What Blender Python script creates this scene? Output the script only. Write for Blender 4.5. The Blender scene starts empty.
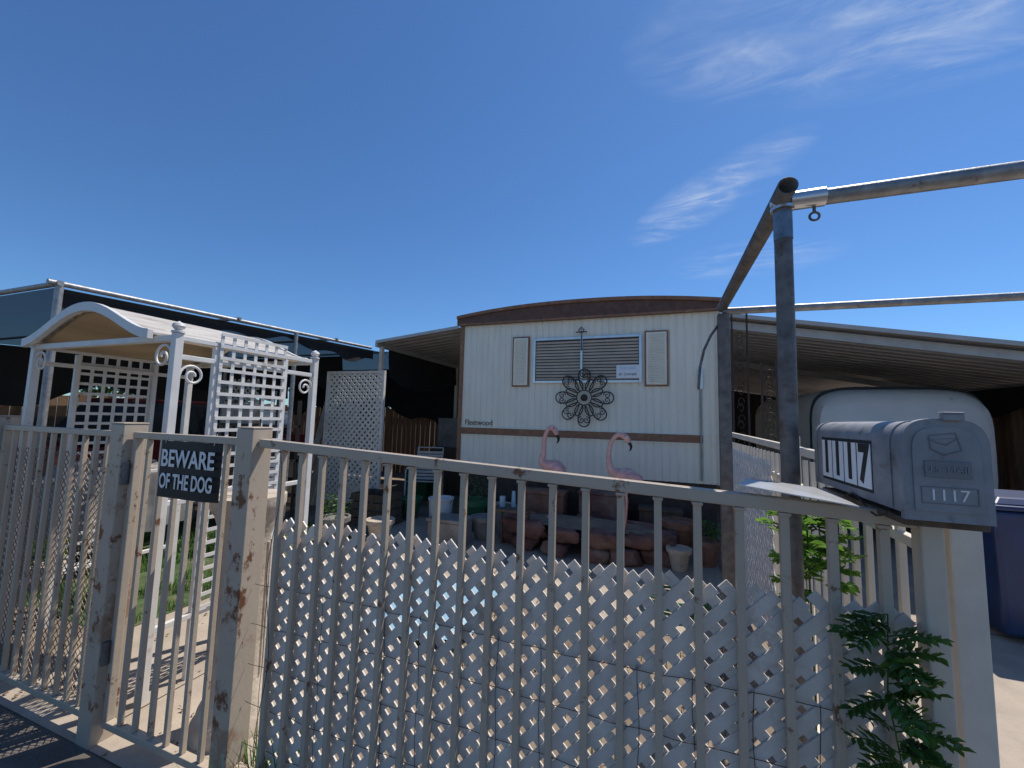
import bpy, bmesh, math, random
from mathutils import Vector, Matrix, noise
R = random.Random(7)
scene = bpy.context.scene
COL = scene.collection

# ------------------------------------------------------------------ helpers
def link(o, parent=None):
    COL.objects.link(o)
    if parent is not None:
        o.parent = parent
    return o

def group(name):
    e = bpy.data.objects.new(name, None)
    e.empty_display_size = 0.1
    COL.objects.link(e)
    return e

class MB:
    def __init__(self):
        self.v = []; self.f = []
    def add(self, vs, fs):
        n = len(self.v)
        self.v += [tuple(p) for p in vs]
        self.f += [tuple(i + n for i in f) for f in fs]
    def box(self, c, size, rot=None):
        x, y, z = size[0]/2, size[1]/2, size[2]/2
        pts = [Vector(p) for p in [(-x,-y,-z),(x,-y,-z),(x,y,-z),(-x,y,-z),(-x,-y,z),(x,-y,z),(x,y,z),(-x,y,z)]]
        if rot is not None:
            pts = [rot @ p for p in pts]
        c = Vector(c)
        self.add([p + c for p in pts], [(0,3,2,1),(4,5,6,7),(0,1,5,4),(1,2,6,5),(2,3,7,6),(3,0,4,7)])
        return self
    def bb(self, a, b):
        c = [(a[i]+b[i])/2 for i in range(3)]
        s = [abs(a[i]-b[i]) for i in range(3)]
        return self.box(c, s)
    def bar(self, p0, p1, w, h, up=(0,0,1)):
        p0 = Vector(p0); p1 = Vector(p1)
        d = p1 - p0; L = d.length; d.normalize()
        u = Vector(up); sd = d.cross(u)
        if sd.length < 1e-4:
            sd = d.cross(Vector((0,1,0)))
        sd.normalize(); u = sd.cross(d).normalized()
        m = Matrix((sd, d, u)).transposed()
        self.box((p0+p1)/2, (w, L, h), m)
        return self
    def sweep(self, pts, rad, seg=10, sub=1, cap=True, sx=1.0):
        P = [Vector(p) for p in pts]
        if not hasattr(rad, '__len__'):
            rad = [rad]*len(P)
        if sub > 1:
            Q = []; RR = []
            for i in range(len(P)-1):
                p0 = P[max(i-1,0)]; p1 = P[i]; p2 = P[i+1]; p3 = P[min(i+2,len(P)-1)]
                for k in range(sub):
                    t = k/sub
                    q = 0.5*((2*p1)+(p2-p0)*t+(2*p0-5*p1+4*p2-p3)*t*t+(3*p1-p0-3*p2+p3)*t*t*t)
                    Q.append(q); RR.append(rad[i]*(1-t)+rad[i+1]*t)
            Q.append(P[-1]); RR.append(rad[-1])
            P, rad = Q, RR
        n = None; vs = []; fs = []
        for i, p in enumerate(P):
            d = (P[min(i+1,len(P)-1)] - P[max(i-1,0)]).normalized()
            if n is None:
                n = d.cross(Vector((0.13,0.9,0.21)))
                if n.length < 0.1: n = d.cross(Vector((1,0,0)))
                n.normalize()
            else:
                n = (n - d*n.dot(d)).normalized()
            b = d.cross(n)
            for k in range(seg):
                a = 2*math.pi*k/seg
                vs.append(p + (n*math.cos(a)*sx + b*math.sin(a))*rad[i])
        for i in range(len(P)-1):
            for k in range(seg):
                k2 = (k+1) % seg
                fs.append((i*seg+k, i*seg+k2, (i+1)*seg+k2, (i+1)*seg+k))
        if cap:
            fs.append(tuple(range(seg-1,-1,-1)))
            fs.append(tuple((len(P)-1)*seg+k for k in range(seg)))
        self.add(vs, fs)
        return self
    def cyl(self, p0, p1, r, seg=14, r1=None):
        return self.sweep([p0,p1],[r, r if r1 is None else r1],seg)
    def ball(self, c, r, seg=14, rings=9, sc=(1,1,1)):
        vs=[];fs=[]
        for i in range(rings+1):
            th=math.pi*i/rings
            for k in range(seg):
                a=2*math.pi*k/seg
                vs.append((c[0]+sc[0]*r*math.sin(th)*math.cos(a),c[1]+sc[1]*r*math.sin(th)*math.sin(a),c[2]+sc[2]*r*math.cos(th)))
        for i in range(rings):
            for k in range(seg):
                k2=(k+1)%seg
                fs.append((i*seg+k,(i+1)*seg+k,(i+1)*seg+k2,i*seg+k2))
        self.add(vs,fs); return self
    def lathe(self, c, prof, seg=28):
        vs=[];fs=[]
        for (r,z) in prof:
            for k in range(seg):
                a=2*math.pi*k/seg
                vs.append((c[0]+r*math.cos(a),c[1]+r*math.sin(a),c[2]+z))
        for i in range(len(prof)-1):
            for k in range(seg):
                k2=(k+1)%seg
                fs.append((i*seg+k,i*seg+k2,(i+1)*seg+k2,(i+1)*seg+k))
        fs.append(tuple(range(seg-1,-1,-1)))
        fs.append(tuple((len(prof)-1)*seg+k for k in range(seg)))
        self.add(vs,fs); return self
    def prism(self, prof, axis, a0, a1):
        n=len(prof)
        def P(p,a): return (p[0],a,p[1]) if axis=='y' else (a,p[0],p[1])
        vs=[P(p,a0) for p in prof]+[P(p,a1) for p in prof]
        fs=[(i,(i+1)%n,n+(i+1)%n,n+i) for i in range(n)]
        fs.append(tuple(range(n-1,-1,-1))); fs.append(tuple(range(n,2*n)))
        self.add(vs,fs); return self
    def obj(self, name, mat, parent=None, smooth=False, bevel=0, seg=2, recalc=True):
        me = bpy.data.meshes.new(name)
        me.from_pydata(self.v, [], self.f)
        if recalc:
            bm = bmesh.new(); bm.from_mesh(me)
            bmesh.ops.recalc_face_normals(bm, faces=bm.faces)
            bm.to_mesh(me); bm.free()
        me.materials.append(mat)
        o = bpy.data.objects.new(name, me)
        link(o, parent)
        if smooth:
            for p in me.polygons: p.use_smooth = True
            if smooth == 'auto':
                es = o.modifiers.new('es','EDGE_SPLIT'); es.split_angle = math.radians(38)
        if bevel:
            b = o.modifiers.new('bev','BEVEL'); b.width = bevel; b.segments = seg
            b.limit_method = 'ANGLE'
        return o

def curve(name, paths, r, mat, parent=None, cyclic=False):
    cu = bpy.data.curves.new(name,'CURVE'); cu.dimensions='3D'; cu.bevel_depth=r; cu.bevel_resolution=2
    for p in paths:
        s = cu.splines.new('POLY'); s.points.add(len(p)-1)
        for i,q in enumerate(p): s.points[i].co=(q[0],q[1],q[2],1)
        s.use_cyclic_u = cyclic
    cu.materials.append(mat)
    return link(bpy.data.objects.new(name,cu),parent)

def text(name, body, size, loc, mat, parent, face='front', ext=0.001, sx=1.0, bold=0.0, rotz=0):
    cu = bpy.data.curves.new(name,'FONT'); cu.body=body; cu.size=size; cu.extrude=ext; cu.offset=bold
    cu.align_x='CENTER'; cu.align_y='CENTER'
    cu.materials.append(mat)
    o = bpy.data.objects.new(name,cu)
    if face=='front':
        m = Matrix(((1,0,0),(0,0,-1),(0,1,0))).to_4x4()
    else:
        m = Matrix(((0,0,-1),(-1,0,0),(0,1,0))).to_4x4()
    o.matrix_world = Matrix.Translation(loc) @ m @ Matrix.Rotation(rotz,4,'Z') @ Matrix.Diagonal((sx,1,1,1))
    link(o,parent)
    return o

# ------------------------------------------------------------------ materials
def M(name, col, rough=0.6, metal=0.0, var=0.12, vscale=6.0, col2=None, thr=0.55, sharp=0.12, c2scale=9.0,
      bump=0.0, bscale=60.0, stretch=(1,1,1), trans=0.0, col3=None, porous=0.0):
    m = bpy.data.materials.new(name); m.use_nodes=True
    nt=m.node_tree; N=nt.nodes; L=nt.links
    b=N['Principled BSDF']; b.inputs['Roughness'].default_value=rough; b.inputs['Metallic'].default_value=metal
    tc=N.new('ShaderNodeTexCoord'); mp=N.new('ShaderNodeMapping'); mp.inputs['Scale'].default_value=stretch
    L.new(tc.outputs['Object'],mp.inputs['Vector'])
    n1=N.new('ShaderNodeTexNoise'); n1.inputs['Scale'].default_value=vscale; n1.inputs['Detail'].default_value=7; n1.inputs['Roughness'].default_value=0.62
    L.new(mp.outputs[0],n1.inputs['Vector'])
    cr=N.new('ShaderNodeValToRGB'); cr.color_ramp.elements[0].position=0.28; cr.color_ramp.elements[1].position=0.72
    lo=[max(0,c*(1-var*1.6)) for c in col]; hi=[min(1,c*(1+var)) for c in col]
    cr.color_ramp.elements[0].color=(*lo,1); cr.color_ramp.elements[1].color=(*hi,1)
    L.new(n1.outputs['Fac'],cr.inputs['Fac'])
    out=cr.outputs['Color']
    for cc,sc,th in ((col2,c2scale,thr),(col3,c2scale*0.37,0.56)):
        if cc is None: continue
        n2=N.new('ShaderNodeTexNoise'); n2.inputs['Scale'].default_value=sc; n2.inputs['Detail'].default_value=8; n2.inputs['Roughness'].default_value=0.7
        L.new(mp.outputs[0],n2.inputs['Vector'])
        mr=N.new('ShaderNodeMapRange'); mr.inputs['From Min'].default_value=th; mr.inputs['From Max'].default_value=th+sharp
        L.new(n2.outputs['Fac'],mr.inputs['Value'])
        mx=N.new('ShaderNodeMix'); mx.data_type='RGBA'
        L.new(mr.outputs[0],mx.inputs[0]); L.new(out,mx.inputs[6]); mx.inputs[7].default_value=(*cc,1)
        out=mx.outputs[2]
    L.new(out,b.inputs['Base Color'])
    if bump>0:
        n3=N.new('ShaderNodeTexNoise'); n3.inputs['Scale'].default_value=bscale; n3.inputs['Detail'].default_value=5
        L.new(mp.outputs[0],n3.inputs['Vector'])
        bp=N.new('ShaderNodeBump'); bp.inputs['Strength'].default_value=bump; bp.inputs['Distance'].default_value=0.01
        L.new(n3.outputs['Fac'],bp.inputs['Height']); L.new(bp.outputs[0],b.inputs['Normal'])
    if trans>0 or porous>0:
        if trans>0:
            tr=N.new('ShaderNodeBsdfTranslucent'); L.new(out,tr.inputs['Color'])
        else:
            tr=N.new('ShaderNodeBsdfTransparent')
        ms=N.new('ShaderNodeMixShader'); ms.inputs[0].default_value=max(trans,porous)
        L.new(b.outputs[0],ms.inputs[1]); L.new(tr.outputs[0],ms.inputs[2])
        L.new(ms.outputs[0],N['Material Output'].inputs['Surface'])
    return m

m_fence = M('tan_paint_rusty',(0.49,0.405,0.31),0.36,0,0.05,9,(0.19,0.085,0.042),0.605,0.05,17,0.08,60,stretch=(1,1,0.8))
m_post  = M('tan_post_rusty',(0.49,0.405,0.31),0.36,0,0.05,6,(0.17,0.07,0.035),0.575,0.05,9,0.08,60,stretch=(1,1,0.75),col3=(0.36,0.24,0.16))
m_endp  = M('tan_end_post',(0.62,0.53,0.42),0.38,0,0.05,8,(0.25,0.12,0.06),0.64,0.05,10,0.08,60)
m_cream = M('cream_paint',(0.70,0.63,0.52),0.45,0,0.08,10,(0.35,0.2,0.12),0.66,0.08,12)
m_lat   = M('lattice_white',(0.70,0.64,0.57),0.5,0,0.12,9,(0.40,0.33,0.26),0.58,0.15,5,0.1,90)
m_white = M('white_paint',(0.72,0.70,0.66),0.4,0,0.08,8,(0.40,0.33,0.26),0.61,0.1,10)
m_galv  = M('galvanised_pipe',(0.34,0.34,0.34),0.5,0.55,0.25,20,(0.13,0.09,0.07),0.6,0.1,14,0.15,120)
m_pipe  = M('weathered_pipe',(0.17,0.16,0.155),0.55,0.4,0.3,18,(0.12,0.07,0.045),0.56,0.1,10,0.2,120)
m_iron  = M('wrought_iron',(0.05,0.035,0.028),0.6,0.2,0.2,20)
m_black = M('black',(0.012,0.012,0.013),0.55,0,0.2,10)
m_side  = M('siding_cream',(0.84,0.80,0.68),0.45,0,0.05,3,(0.64,0.57,0.44),0.60,0.2,2.2,stretch=(3,3,0.5))
m_brown = M('brown_trim',(0.13,0.06,0.035),0.5,0,0.25,12,(0.24,0.15,0.10),0.60,0.12,7)
m_belt  = M('brown_belt',(0.27,0.13,0.07),0.5,0,0.2,12,(0.40,0.27,0.18),0.58,0.12,7)
m_roofc = M('roof_coating',(0.6,0.6,0.58),0.6)
m_awn   = M('awning_metal',(0.42,0.41,0.41),0.45,0.1,0.12,3,(0.24,0.22,0.2),0.57,0.2,2)
m_awnf  = M('awning_fascia',(0.44,0.43,0.42),0.4,0.2,0.1,4,(0.2,0.18,0.16),0.6,0.15,5)
m_skirt = M('skirting',(0.07,0.05,0.04),0.85,0,0.3,6,bump=0.3)
m_glass = M('dark_glass',(0.03,0.035,0.04),0.08,0,0.1)
m_blind = M('blinds',(0.46,0.43,0.39),0.5,0,0.1,5)
m_alu   = M('aluminium',(0.62,0.63,0.64),0.3,0.8,0.1,8)
m_mail  = M('mailbox_grey',(0.27,0.275,0.285),0.55,0.1,0.16,12,(0.14,0.135,0.13),0.56,0.12,14,0.15,60,col3=(0.35,0.35,0.345))
m_maild = M('mailbox_emboss',(0.19,0.195,0.21),0.5,0.2,0.1,12)
m_num   = M('number_white',(0.80,0.80,0.79),0.4,0,0.05,20)
m_shade = M('shade_cloth',(0.014,0.014,0.014),0.9,0,0.3,4)
m_shadep= M('shade_cloth_porous',(0.014,0.014,0.014),0.9,0,0.3,4,porous=0.13)
m_wood  = M('old_wood',(0.13,0.09,0.06),0.8,0,0.3,5,stretch=(6,6,0.6),bump=0.3)
m_tanw  = M('tan_ceiling_wood',(0.42,0.31,0.19),0.6,0,0.2,6,stretch=(1,0.2,1))
m_conc  = M('concrete',(0.42,0.35,0.275),0.85,0,0.16,3,(0.24,0.19,0.15),0.55,0.2,1.7,0.3,90)
m_side2 = M('sidewalk_concrete',(0.15,0.125,0.105),0.88,0,0.22,4,(0.08,0.065,0.055),0.50,0.2,2.3,0.5,110)
m_asph  = M('asphalt',(0.055,0.052,0.05),0.9,0,0.3,30,bump=0.5,bscale=160)
m_dirt  = M('dirt_ground',(0.26,0.20,0.145),0.95,0,0.25,2.5,(0.15,0.11,0.08),0.5,0.2,4,0.6,40)
m_brick = M('planter_block',(0.20,0.10,0.08),0.85,0,0.35,4,(0.27,0.19,0.15),0.50,0.15,3,0.5,40)
m_terra = M('terracotta',(0.30,0.145,0.09),0.8,0,0.25,8,(0.27,0.21,0.17),0.54,0.15,6)
m_stone = M('cast_stone',(0.52,0.44,0.35),0.8,0,0.15,10,(0.32,0.25,0.19),0.54,0.15,7,0.35,60)
m_pink  = M('flamingo_pink',(0.76,0.42,0.37),0.45,0,0.12,9,(0.80,0.62,0.54),0.52,0.15,12)
m_blue  = M('blue_bin_plastic',(0.015,0.035,0.11),0.4,0,0.15,6)
m_tarpb = M('pale_blue_tarp',(0.28,0.46,0.58),0.5,0,0.15,4)
m_tarpg = M('grey_tarp',(0.26,0.245,0.225),0.5,0.1,0.3,5)
m_leafd = M('leaf_dark',(0.09,0.19,0.035),0.4,0,0.4,12,trans=0.4)
m_leafl = M('leaf_light',(0.17,0.33,0.05),0.45,0,0.3,12,trans=0.5)
m_grass = M('grass',(0.11,0.23,0.045),0.6,0,0.4,8,trans=0.4)
m_lawn  = M('lawn_soil',(0.07,0.11,0.035),0.9,0,0.4,8,(0.2,0.15,0.1),0.5,0.15,3)
m_bark  = M('bark',(0.14,0.10,0.07),0.9,0,0.3,8,bump=0.5)
m_rv    = M('camper_white',(0.72,0.71,0.68),0.35,0,0.05,4,(0.46,0.42,0.37),0.62,0.1,5)
m_car   = M('car_paint_maroon',(0.16,0.03,0.03),0.3,0.3,0.05,4)
m_tyre  = M('rubber',(0.02,0.02,0.02),0.85)
m_red   = M('red_lens',(0.55,0.02,0.02),0.3)
m_green = M('green_plastic',(0.03,0.14,0.06),0.45)
m_cloth = M('brown_screen',(0.24,0.15,0.095),0.85,0,0.35,4,stretch=(8,1,0.4),bump=0.3)
m_bldg  = M('stucco',(0.45,0.36,0.27),0.9,0,0.1,3)
m_wire  = M('fence_wire',(0.06,0.05,0.045),0.6,0.4,0.2,20)
m_mesh  = M('rusty_mesh',(0.26,0.19,0.14),0.6,0.2,0.3,20)
m_paper = M('paper',(0.8,0.82,0.85),0.5,0,0.05,20)
m_bluet = M('blue_sticker',(0.25,0.55,0.75),0.4,0,0.05,20)

# ------------------------------------------------------------------ lattice
def lattice(mb, a0, a1, z0, z1, off, pitch, w, th, axis='x', jitter=0.0, cut=0.0):
    W=a1-a0; H=z1-z0
    for sgn,layer in ((1,0),(-1,1)):
        c=-H if sgn>0 else 0.0
        end=W if sgn>0 else W+H
        while c<end:
            if sgn>0:
                zA=max(0,-c); zB=min(H,W-c)
            else:
                zA=max(0,c-W); zB=min(H,c)
            if zB-zA>0.02:
                zz0=zA; zz1=zB+(R.uniform(-cut,cut) if abs(zB-H)<1e-6 else 0)
                pa=c+zz0 if sgn>0 else c-zz0
                pb=c+zz1 if sgn>0 else c-zz1
                o=off+layer*(th+0.0006)
                j=R.uniform(-jitter,jitter)
                if axis=='x':
                    p0=(a0+pa+j,o,z0+zz0); p1=(a0+pb+j,o,z0+zz1); up=(0,1,0)
                else:
                    p0=(o,a0+pa+j,z0+zz0); p1=(o,a0+pb+j,z0+zz1); up=(1,0,0)
                mb.bar(p0,p1,w,th,up)
            c+=pitch
    return mb

def grid_panel(mb,a0,a1,z0,z1,off,pitch,w,th,axis='y'):
    n=max(1,round((a1-a0)/pitch)); 
    for i in range(n+1):
        a=a0+(a1-a0)*i/n
        if axis=='y': mb.box((off,a,(z0+z1)/2),(th,w,z1-z0))
        else: mb.box((a,off,(z0+z1)/2),(w,th,z1-z0))
    n=max(1,round((z1-z0)/pitch))
    for i in range(n+1):
        z=z0+(z1-z0)*i/n
        if axis=='y': mb.box((off+th+0.001,(a0+a1)/2,z),(th,a1-a0+w,w))
        else: mb.box(((a0+a1)/2,off+th+0.001,z),(a1-a0+w,th,w))

# ------------------------------------------------------------------ ground
def sheet(name,x0,x1,y0,y1,z,mat):
    mb=MB(); mb.add([(x0,y0,z),(x1,y0,z),(x1,y1,z),(x0,y1,z)],[(0,1,2,3)])
    return mb.obj(name,mat)
sheet('ground',-300,300,-300,300,0.0,m_dirt)
sheet('sidewalk',-40,40,-0.5,1.16,0.004,m_side2)
g=group('road')
sheet('asphalt_lane',-60,60,-8.5,-0.66,0.004,m_asph).parent=g
for i in range(10):
    sheet('lane_dash',-30+i*6,-27+i*6,-4.4,-4.3,0.008,m_white).parent=g
mb=MB(); mb.bb((-60,-0.65,0.0),(60,-0.5,0.12)); mb.obj('kerb',m_side2,None,bevel=0.02)
g=group('driveway')
for k in range(5):
    for a,b in ((0.72,2.95),(2.965,5.2)):
        sheet('slab',a,b,1.165+3*k,4.15+3*k,0.006,m_conc).parent=g
g=group('concrete_path')
for k in range(4):
    for a,b in ((-3.4,-2.45),(-2.44,-1.5)):
        sheet('slab',a,b,1.17+1.06*k,2.22+1.06*k,0.005,m_conc).parent=g
sheet('patio_slab',-1.48,0.62,3.2,5.5,0.005,m_conc)
sheet('lawn',-6.2,-3.41,1.75,4.4,0.004,m_lawn)

# ------------------------------------------------------------------ metal picket fence
FT=1.22
def topz(s):
    return 1.395 if s<-1.57 else 1.395+( 1.308-1.395)*(s+1.57)/(2.17)
g=group('metal_picket_fence')
mb=MB()
for s in (-1.57,):
    mb.bb((s-0.045,FT-0.045,0.0),(s+0.045,FT+0.045,topz(s)+0.04)); mb.bb((s-0.047,FT-0.047,topz(s)+0.041),(s+0.047,FT+0.047,topz(s)+0.047))
mb.obj('posts',m_post,g,bevel=0.004)
MB().bb((0.568,FT-0.022,0),(0.610,FT+0.022,1.300)).obj('end_post',m_endp,g,bevel=0.004)
mb=MB()
mb.bar((-1.523,FT,topz(-1.57)-0.017),(0.566,FT,topz(0.58)-0.017),0.036,0.034)
mb.bar((-1.523,FT,0.14),(0.566,FT,0.12),0.03,0.03)
mb.obj('rails',m_fence,g,bevel=0.003)
mb=MB()
s=0.507
while s>-1.5:
    lean=R.uniform(-0.004,0.004)
    mb.bar((s+lean,FT,0.157),(s,FT,topz(s)-0.036),0.02,0.02,(0,1,0))
    s-=0.1005
mb.obj('pickets',m_fence,g,bevel=0.002)
mb=MB(); s=0.507
while s>-1.5:
    mb.box((s,FT-0.004,topz(s)-0.040),(0.027,0.024,0.009)); mb.box((s,FT-0.004,0.160),(0.028,0.024,0.010)); s-=0.1005
mb.obj('weld_beads',m_post,g,bevel=0.003)
paths=[]
for z in (0.22,0.37,0.52,0.67,0.82):
    p=[]
    for i in range(70):
        x=-1.52+2.07*i/69
        p.append((x,FT+0.012+0.002*math.sin(i*1.3+z*9),z+0.002*math.sin(i*0.9+z*20)+0.006*math.sin(i*.13+z*7)))
    paths.append(p)
for i in range(15):
    x=-1.45+0.14*i; paths.append([(x+0.003*math.sin(k+i),FT+0.013,0.2+0.045*k) for k in range(15)])
curve('wires',paths,0.0010,m_wire,g)
curve('hanging_wire',[[(-1.40+0.02*math.sin(i*0.5),FT-0.02,1.36-0.05*i) for i in range(24)]],0.0012,m_wire,g)

def panel(name,s0,s1,mesh=False):
    g=group(name); mb=MB()
    zt=1.395
    mb.bar((s0,FT,zt-0.015),(s1,FT,zt-0.015),0.034,0.03)
    mb.bar((s0,FT,0.09),(s1,FT,0.09),0.034,0.03)
    mb.bb((s0,FT-0.016,0.106),(s0+0.03,FT+0.016,zt-0.031)); mb.bb((s1-0.03,FT-0.016,0.106),(s1,FT+0.016,zt-0.031))
    mb.obj('frame',m_fence,g,bevel=0.003)
    mb=MB(); n=round((s1-s0)/0.1)
    for i in range(1,n):
        x=s0+(s1-s0)*i/n
        mb.bar((x+R.uniform(-.004,.004),FT,0.106),(x,FT,zt-0.031),0.019,0.019,(0,1,0))
    mb.obj('pickets',m_fence,g,bevel=0.002)
    if mesh:
        mb=MB()
        lattice(mb,s0+0.03,s1-0.03,0.11,1.27,FT+0.02,0.040,0.0042,0.002)
        mb.obj('expanded_mesh',m_mesh,g)
    return g
panel('metal_gate',-3.56,-2.47,True)
panel('metal_gate',-2.35,-1.62,False)
panel('metal_gate',-5.6,-3.68,True)
for s,h in ((-2.41,1.43),(-3.62,1.44)):
    g=group('gate_post'); MB().bb((s-0.05,FT-0.05,0),(s+0.05,FT+0.05,h)).obj('post',m_post,g,bevel=0.004)
    MB().bb((s-0.052,FT-0.052,h+0.001),(s+0.052,FT+0.052,h+0.008)).obj('cap',m_post,g,bevel=0.002)
mb=MB()
for z in (0.35,1.15):
    mb.cyl((-2.349,FT-0.03,z),(-2.349,FT-0.03,z+0.1),0.014)
mb.obj('gate_hinge',m_pipe)

mb=MB(); lattice(mb,-1.43,0.56,0.12,1.072,FT+0.024,0.0690,0.030,0.006,'x',0.002,0.010)
mb.obj('white_lattice_panel',m_lat)

# beware sign
g=group('beware_of_dog_sign')
x0,x1,z0,z1=-2.12,-1.75,1.115,1.365
vs=[];fs=[];n=12
for i in range(n+1):
    x=x0+(x1-x0)*i/n; y=FT-0.022+0.02*max(0,(i-8)/4)**2
    vs+=[(x,y,z0),(x,y,z1)]
fs=[(2*i,2*i+2,2*i+3,2*i+1) for i in range(n)]
mb=MB(); mb.add(vs,fs); o=mb.obj('plate',m_black,g,recalc=False)
sd=o.modifiers.new('s','SOLIDIFY'); sd.thickness=0.0015
text('text_top','BEWARE',0.105,((x0+x1)/2,FT-0.0265,1.285),m_num,g,bold=0.002,ext=0.0005,sx=0.86)
text('text_bottom','OF THE DOG',0.09,((x0+x1)/2,FT-0.0265,1.185),m_num,g,bold=0.002,ext=0.0005,sx=0.64)
curve('ties',[[(x0+0.03,FT-0.024,z1-0.01),(x0+0.02,FT-0.01,z1+0.04)],[(x1-0.03,FT-0.02,z1-0.01),(x1-0.03,FT-0.01,z1+0.04)]],0.0015,m_white,g)

# ------------------------------------------------------------------ mailbox
g=group('mailbox')
cx=0.546; hw=0.063; zb=1.330; zt=1.520
def arch(cx,hw,zb,zt,k=0.66,n=22,e=3.0):
    zs=zb+(zt-zb)*k; h=zt-zs
    pts=[]
    for i in range(n+1):
        a=math.pi*i/n
        c=math.cos(a); s_=math.sin(a)
        pts.append((cx+hw*math.copysign(abs(c)**(2/e),c), zs+h*abs(s_)**(2/e)))
    return [(cx-hw,zb),(cx+hw,zb)]+pts
MB().prism(arch(cx,hw,zb,zt),'y',1.072,1.56).obj('body',m_mail,g,smooth='auto',bevel=0.003)
MB().prism(arch(cx,hw+0.006,zb-0.010,zt+0.005),'y',1.056,1.0705).obj('door',m_mail,g,smooth='auto',bevel=0.004)
MB().prism(arch(cx,hw-0.010,zb+0.010,zt-0.012),'y',1.0530,1.0557).obj('door_emboss',m_mail,g,smooth='auto',bevel=0.002)
mb=MB(); mb.bb((cx-0.005,1.044,zt+0.001),(cx+0.028,1.058,zt+0.014)); mb.bb((cx-0.005,1.042,zt+0.0145),(cx+0.028,1.066,zt+0.018))
mb.obj('door_handle',m_mail,g,bevel=0.002)
mb=MB()
for t in (1.11,1.53):
    mb.prism(arch(cx,hw+0.0022,zb+0.002,zt+0.0022),'y',t,t+0.006)
mb.obj('ribs',m_mail,g,smooth='auto')
MB().bb((cx-0.036,1.0505,1.407),(cx+0.036,1.0528,1.440)).obj('emblem_panel',m_maild,g,bevel=0.001)
text('emboss_mail','U.S. MAIL',0.018,(cx,1.0500,1.423),m_mail,g,ext=0.0012)
curve('emblem',[[(cx-0.026,1.0525,1.490),(cx+0.016,1.0525,1.496),(cx+0.024,1.0525,1.462),(cx-0.004,1.0525,1.452),(cx-0.024,1.0525,1.464)],
                [(cx-0.028,1.0525,1.482),(cx,1.0525,1.472),(cx+0.020,1.0525,1.486)]],0.0013,m_maild,g,True)
curve('number_frame',[[(cx-0.042,1.0525,1.356),(cx+0.044,1.0525,1.356),(cx+0.044,1.0525,1.388),(cx-0.042,1.0525,1.388)]],0.0012,m_maild,g,True)
text('front_number','1117',0.032,(cx,1.0522,1.372),m_num,g,ext=0.0006,sx=1.0)
sd=cx-hw
mb=MB()
for i in range(4):
    tt=1.455-0.075*i
    mb.bb((sd-0.002,tt-0.034,1.357),(sd-0.0009,tt+0.034,1.464))
mb.obj('number_tiles',m_num,g)
MB().bb((sd-0.0008,1.193,1.349),(sd-0.0001,1.493,1.472)).obj('number_backing',m_black,g)
for i,ch in enumerate('1117'):
    text('digit_%d'%i,ch,0.125,(sd-0.0024,1.455-0.075*i,1.411),m_black,g,'side',ext=0.0004,bold=0.005,sx=0.85)
MB().bb((cx-0.055,1.09,1.3015),(cx+0.080,1.53,1.3165)).obj('mount_board',m_wood,g,bevel=0.002)
mb=MB(); mb.add([(0.20,1.19,1.347),(0.43,1.13,1.324),(0.46,1.42,1.322),(0.30,1.40,1.338),(0.24,1.29,1.352)],[(0,1,2,3,4)])
o=mb.obj('tin_plate',m_alu,g); o.modifiers.new('s','SOLIDIFY').thickness=0.0025
curve('cable',[[(cx-0.066,1.12+0.03*i,1.325-0.02*math.sin(i*0.8)-0.002*i) for i in range(11)]],0.002,m_black,g)

# ------------------------------------------------------------------ pipe frame
g=group('pipe_frame')
mb=MB()
mb.cyl((0.410,1.56,0),(0.418,1.56,2.245),0.027,20)
mb.obj('front_post',m_pipe,g,smooth='auto')
MB().cyl((0.418,1.56,2.14),(0.418,1.56,2.235),0.0285,20).obj('tape_band',M('blue_tape',(0.14,0.22,0.32),0.5,0,0.3,30),g,smooth='auto')
mb=MB(); mb.cyl((0.43,1.56,2.275),(4.6,1.56,2.285),0.026,18); mb.cyl((0.40,2.75,2.21),(5.2,2.75,2.16),0.022,16)
mb.obj('cross_pipes',m_galv,g,smooth='auto')
mb=MB(); mb.sweep([(0.412,1.47,2.287),(0.40,2.78,2.24)],0.03,20,cap=False); o=mb.obj('side_pipe',m_pipe,g,smooth=True,recalc=False)
s_=o.modifiers.new('s','SOLIDIFY'); s_.thickness=0.004; s_.offset=-1
mb=MB(); mb.cyl((0.418,1.56,2.246),(0.418,1.56,2.256),0.036); mb.cyl((0.44,1.56,2.2755),(0.54,1.56,2.2765),0.031,20)
mb.ball((0.414,1.56,2.278),0.034)
mb.obj('fitting',m_alu,g,smooth='auto')
curve('eye_bolt',[[(0.51+0.014*math.cos(a),1.56,2.212+0.014*math.sin(a)) for a in [i*math.pi/8 for i in range(16)]]],0.004,m_pipe,g,True)
MB().cyl((0.51,1.56,2.226),(0.51,1.56,2.248),0.005).obj('bolt_stem',m_pipe,g)
MB().bb((0.368,2.712,0),(0.432,2.775,2.19)).obj('rear_post',m_pipe,g,bevel=0.005)
curve('brace',[[(0.37,2.745,2.12),(0.33,2.745,2.06),(0.29,2.745,1.97),(0.265,2.745,1.86),(0.255,2.745,1.72)]],0.008,m_pipe,g)

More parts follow.
